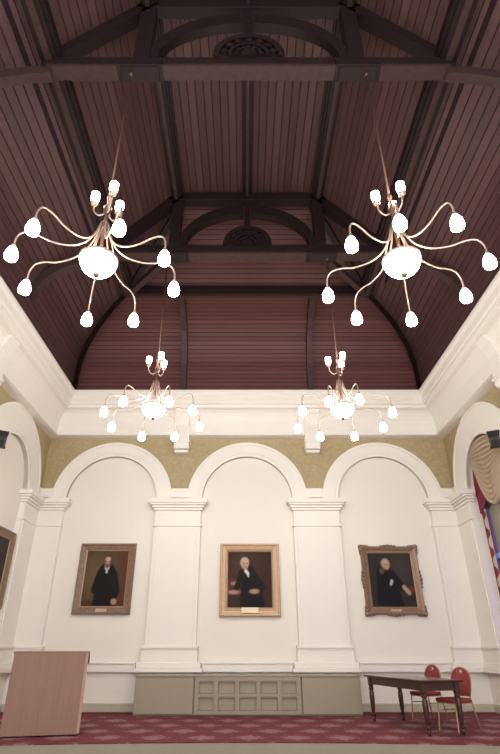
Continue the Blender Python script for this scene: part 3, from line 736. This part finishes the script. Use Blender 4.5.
for sx in (-1, 1):
    for y in (0.06, 0.42):
        bm = bmesh.new(); lathe(bm, [(0, -0.02), (0.03, -0.02), (0.03, 0.02), (0, 0.02)], 14, lambda a, b, c, sx=sx, y=y: Vector((sx*(lw-0.02)+c, y+a, 0.03+b))); obj('castor', bm, RUBBER, t)

# ------------------------------------------------------------------ table
ax = Vector((3.09-2.65, 9.62-11.48, 0)); tl = ax.length; ang = math.atan2(ax.x, -ax.y)
t = thing('side_table', 'long dark mahogany table with turned legs, set endways on the stage', 'table', (2.875, 10.55, 0), ang)
hw, hl = 0.30, 0.95
bm = bmesh.new(); box(bm, -hw-0.09, hw+0.09, -hl-0.10, hl+0.10, 0.722, 0.755); obj('tabletop', bm, TABLE, t, bevel=0.01)
bm = bmesh.new()
for s in (-1, 1):
    box(bm, s*hw-0.015, s*hw+0.015, -hl, hl, 0.60, 0.722); box(bm, -hw, hw, s*hl-0.015, s*hl+0.015, 0.60, 0.722)
obj('apron', bm, TABLE, t)
for sx in (-1, 1):
    for sy in (-1, 1):
        bm = bmesh.new(); x, y = sx*hw, sy*hl
        box(bm, x-0.04, x+0.04, y-0.04, y+0.04, 0.58, 0.722)
        lathe(bm, [(0, 0.58), (0.044, 0.58), (0.036, 0.56), (0.048, 0.54), (0.048, 0.52), (0.034, 0.50), (0.043, 0.47), (0.047, 0.40), (0.039, 0.22), (0.030, 0.14), (0.042, 0.12), (0.042, 0.10), (0.028, 0.08), (0.032, 0.05), (0.024, 0.0), (0, 0.0)], 14, lambda a, b, c, x=x, y=y: Vector((x+a, y+b, c)))
        obj('leg', bm, TABLE, t)

# ------------------------------------------------------------------ chairs
def back_outline(n=10):
    p = [(-0.155, 0.50), (-0.185, 0.62), (-0.20, 0.74)]
    p += [(0.20*math.cos(a), 0.74+0.175*math.sin(a)) for a in [PI-PI*i/(2*n) for i in range(1, 2*n)]]
    return p+[(0.20, 0.74), (0.185, 0.62), (0.155, 0.50)]
def make_chair(label, loc, rz):
    t = thing('banquet_chair', label, 'chair', loc, rz, 'red chairs behind the table')
    bm = bmesh.new()
    ol = []
    for u, v in [(x, y) for x in (-1, 1) for y in (-1, 1)]: pass
    box(bm, -0.205, 0.205, -0.22, 0.20, 0.42, 0.48); obj('seat', bm, REDFAB, t, bevel=0.022)
    # back with the hand-hold cut through near its top
    lean = lambda x, n, z: Vector((x, 0.20+n+(z-0.45)*0.16, z))
    outer = back_outline(); N = len(outer)
    hole = [(0.05*math.cos(2*PI*i/14), 0.855+0.022*math.sin(2*PI*i/14)) for i in range(14)]
    bm = bmesh.new()
    for n in (-0.022, 0.022):
        es = []
        for lp in (outer, hole):
            vs = [bm.verts.new(lean(x, n, z)) for x, z in lp]
            es += [bm.edges.new((vs[i], vs[(i+1) % len(vs)])) for i in range(len(vs))]
            store.setdefault(id(lp), []).append(vs)
        bmesh.ops.triangle_fill(bm, use_beauty=True, edges=es)
    for lp in (outer, hole):
        a, b = store.pop(id(lp))
        for i in range(len(a)): j = (i+1) % len(a); bm.faces.new((a[i], a[j], b[j], b[i]))
    bk = obj('backrest', bm, REDFAB, t)
    bm = bmesh.new(); band(bm, [(0.05*math.cos(a), 0.855+0.022*math.sin(a)) for a in [2*PI*i/20 for i in range(20)]]+[(0.05, 0.855)], [(0.062*math.cos(a), 0.855+0.033*math.sin(a)) for a in [2*PI*i/20 for i in range(20)]]+[(0.062, 0.855)], -0.027, 0.027, lean)
    obj('handle_rim', bm, CHROME, bk)
    fpts = [tuple(lean(x*1.03, 0.0, z)) for x, z in outer]
    bm = bmesh.new(); tube(bm, fpts, 0.012, 7); obj('back_frame', bm, CHROME, t, True)
    for s in (-1, 1):
        bm = bmesh.new(); tube(bm, smooth_path([(s*0.185, -0.19, 0.42), (s*0.19, -0.205, 0.2), (s*0.20, -0.23, 0.0)], 4), 0.012, 7); obj('leg', bm, CHROME, t, True)
        bm = bmesh.new(); tube(bm, smooth_path([(s*0.16, 0.21, 0.50), (s*0.175, 0.215, 0.40), (s*0.19, 0.25, 0.2), (s*0.20, 0.31, 0.0)], 4), 0.012, 7); obj('leg', bm, CHROME, t, True)
        bm = bmesh.new(); tube(bm, [(s*0.187, -0.195, 0.30), (s*0.185, 0.235, 0.30)], 0.009, 6); obj('stretcher', bm, CHROME, t, True)
    bm = bmesh.new(); box(bm, -0.19, 0.19, -0.205, 0.20, 0.405, 0.42); obj('seat_frame', bm, CHROME, t)
    return t
store = {}
c1 = make_chair('red banquet chair with round-topped back, nearer one, at the table end', (3.42, 9.98, 0), -math.radians(62))
c2 = copy_tree(c1); c2.location = (3.41, 11.45, 0); c2.rotation_euler = (0, 0, -math.radians(64)); c2['label'] = 'red banquet chair with round-topped back, farther one behind the table middle'

# ------------------------------------------------------------------ window bay on the right wall
Mw = lambda u, n, z: Vector((W+n, u, z))       # n goes out through the wall here
wi = struct(thing('window_1', '', '')); del wi['label']; del wi['category']
y0, y1 = YC-RIS, YC+RIS
bm = bmesh.new()
for a, b, c, d in ((y0, y0+0.16, SILL, 5.8), (y1-0.16, y1, SILL, 5.8), (y0, y1, SILL, SILL+0.12), (YC-0.06, YC+0.06, SILL, 5.8)):
    box(bm, a, b, 0.16, 0.26, c, d, Mw)
obj('window_frame', bm, PURPLE, wi, bevel=0.01)
bm = bmesh.new(); box(bm, y0+0.1, y1-0.1, 0.14, 0.25, 2.98, 3.09, Mw); obj('transom', bm, BLUEB, wi, bevel=0.01)
bm = bmesh.new(); box(bm, y0, y1, 0.22, 0.24, 3.05, 5.8, Mw); obj('upper_pane', bm, PANE, wi)
bm = bmesh.new(); box(bm, y0, y1, 0.22, 0.24, SILL, 3.05, Mw); obj('lower_pane', bm, VPANE, wi)
# valance: cream swag over crimson under-swag
va = thing('window_valance', 'draped cream and crimson valance filling the arch of the right window', 'curtain', (W, YC, ZS))
def drape(name, mat, hw, zside, zbot, n_base, folds, amp, top_r, pw, off=0.0):
    bm = bmesh.new(); NU, NV = 40, 170; g = []
    for j in range(NV+1):
        row = []
        for i in range(NU+1):
            s = -1+2*i/NU; t_ = j/NV
            top = math.sqrt(max(0, top_r*top_r-(s*hw+off)**2)); bot = (zbot-ZS)+(zside-zbot)*(abs(s)**pw)
            bot = min(bot, top-0.01)
            z = top+(bot-top)*t_
            n = n_base-amp*abs(math.sin(t_*folds*PI+0.6*s*s))*2*(0.45+0.55*(1-s*s))-0.05*t_*(1-s*s)
            row.append(bm.verts.new((n, s*hw+off, z)))
        g.append(row)
    for j in range(NV):
        for i in range(NU): bm.faces.new((g[j][i], g[j][i+1], g[j+1][i+1], g[j+1][i]))
    o = obj(name, bm, mat, va, True); m = o.modifiers.new('thick', 'SOLIDIFY'); m.thickness = 0.012
    return o
drape('cream_swag', SWAG, 0.84, 5.22, 3.95, 0.0, 14, 0.045, RIS-0.02, 1.9, -0.14)
drape('crimson_swag', CRIM, 0.985, 4.00, 4.28, 0.09, 13, 0.020, RIS-0.005, 1.6)
# side curtains with zigzag border
for s, l in ((1, 'far'), (-1, 'near')):
    bm = bmesh.new(); uvl = bm.loops.layers.uv.new('UVMap'); NU, NV = 16, 24; g = []
    yb = YC+s*(RIS-0.01)
    for j in range(NV+1):
        row = []
        for i in range(NU+1):
            q = i/NU; row.append((bm.verts.new((W+0.11+0.02*math.sin(q*9), yb-s*0.20*q, 1.0+(4.4-1.0)*j/NV)), q, j/NV*8))
        g.append(row)
    for j in range(NV):
        for i in range(NU):
            qd = (g[j][i], g[j][i+1], g[j+1][i+1], g[j+1][i]); f = bm.faces.new([x[0] for x in qd])
            for lp, x in zip(f.loops, qd): lp[uvl].uv = (x[1], x[2])
    o = tag(obj('side_curtain', bm, ZIGZAG, None, True), 'narrow crimson and cream zigzag curtain at the %s side of the right window' % l, 'curtain')
    m = o.modifiers.new('thick', 'SOLIDIFY'); m.thickness = 0.015

# ------------------------------------------------------------------ spotlights on the side walls
def spotlight(sx, label):
    t = thing('spotlight', label, 'spotlight', (sx*(W-0.115), YC-RIS-0.38, 4.82))
    L = lambda x, y, z: Vector((-sx*x, y, z))
    bm = bmesh.new(); box(bm, 0.0, 0.03, -0.12, 0.02, -0.08, 0.08, L); obj('wall_plate', bm, BLACK, t)
    bm = bmesh.new(); tube(bm, [L(0.02, -0.05, 0), L(0.12, 0.02, 0.03), L(0.20, 0.10, 0.10)], 0.016, 8); obj('bracket', bm, BLACK, t, True)
    R = Matrix.Translation(L(0.22, 0.14, 0.16)) @ Matrix.Rotation(-sx*0.5, 4, 'Z') @ Matrix.Rotation(0.5, 4, 'X')
    Q = lambda x, y, z: R @ Vector((x, y, z))
    bm = bmesh.new()
    a = [Q(x, -0.16, z) for x, z in ((-0.07, -0.07), (0.07, -0.07), (0.07, 0.07), (-0.07, 0.07))]
    b = [Q(x, 0.12, z) for x, z in ((-0.11, -0.10), (0.11, -0.10), (0.11, 0.10), (-0.11, 0.10))]
    a = [bm.verts.new(v) for v in a]; b = [bm.verts.new(v) for v in b]
    bm.faces.new(a); bm.faces.new(b[::-1])
    for i in range(4): bm.faces.new((a[i], b[i], b[(i+1) % 4], a[(i+1) % 4]))
    obj('lamp_housing', bm, BLACK, t, bevel=0.008)
    for k, (p, q, r, s_) in enumerate((((-0.11, 0.12, 0.10), (0.11, 0.12, 0.10), (0.13, 0.27, 0.19), (-0.13, 0.27, 0.19)), ((-0.11, 0.12, -0.10), (0.11, 0.12, -0.10), (0.13, 0.27, -0.19), (-0.13, 0.27, -0.19)))):
        bm = bmesh.new(); vs = [bm.verts.new(Q(*v)) for v in (p, q, r, s_)]; bm.faces.new(vs)
        o = obj('barn_door', bm, BLACK, t); m = o.modifiers.new('thick', 'SOLIDIFY'); m.thickness = 0.008
spotlight(-1, 'black spotlight on the left wall inside the blind arch')
spotlight(1, 'black spotlight in front of the right window valance')

# ------------------------------------------------------------------ light and camera
w = bpy.data.worlds.new('World'); S.world = w; w.use_nodes = True
bg = w.node_tree.nodes['Background']; bg.inputs[0].default_value = (1.0, 0.99, 0.985, 1); bg.inputs[1].default_value = 1.8
cam = bpy.data.cameras.new('Camera'); co = bpy.data.objects.new('Camera', cam); C.objects.link(co)
cam.lens = 507/754*36; cam.sensor_width = 36; cam.shift_x = 5.6/754; cam.clip_end = 100
co.location = (-0.07, 0, 1.2); co.rotation_euler = (PI/2+0.492, 0, 0)
S.camera = co
S.view_settings.view_transform = 'Standard'; S.view_settings.look = 'None'
S.view_settings.exposure = 0.74; S.view_settings.gamma = 1.0; S.view_settings.use_curve_mapping = False
S.cycles.use_denoising = True
S.cycles.max_bounces = 8; S.cycles.diffuse_bounces = 5
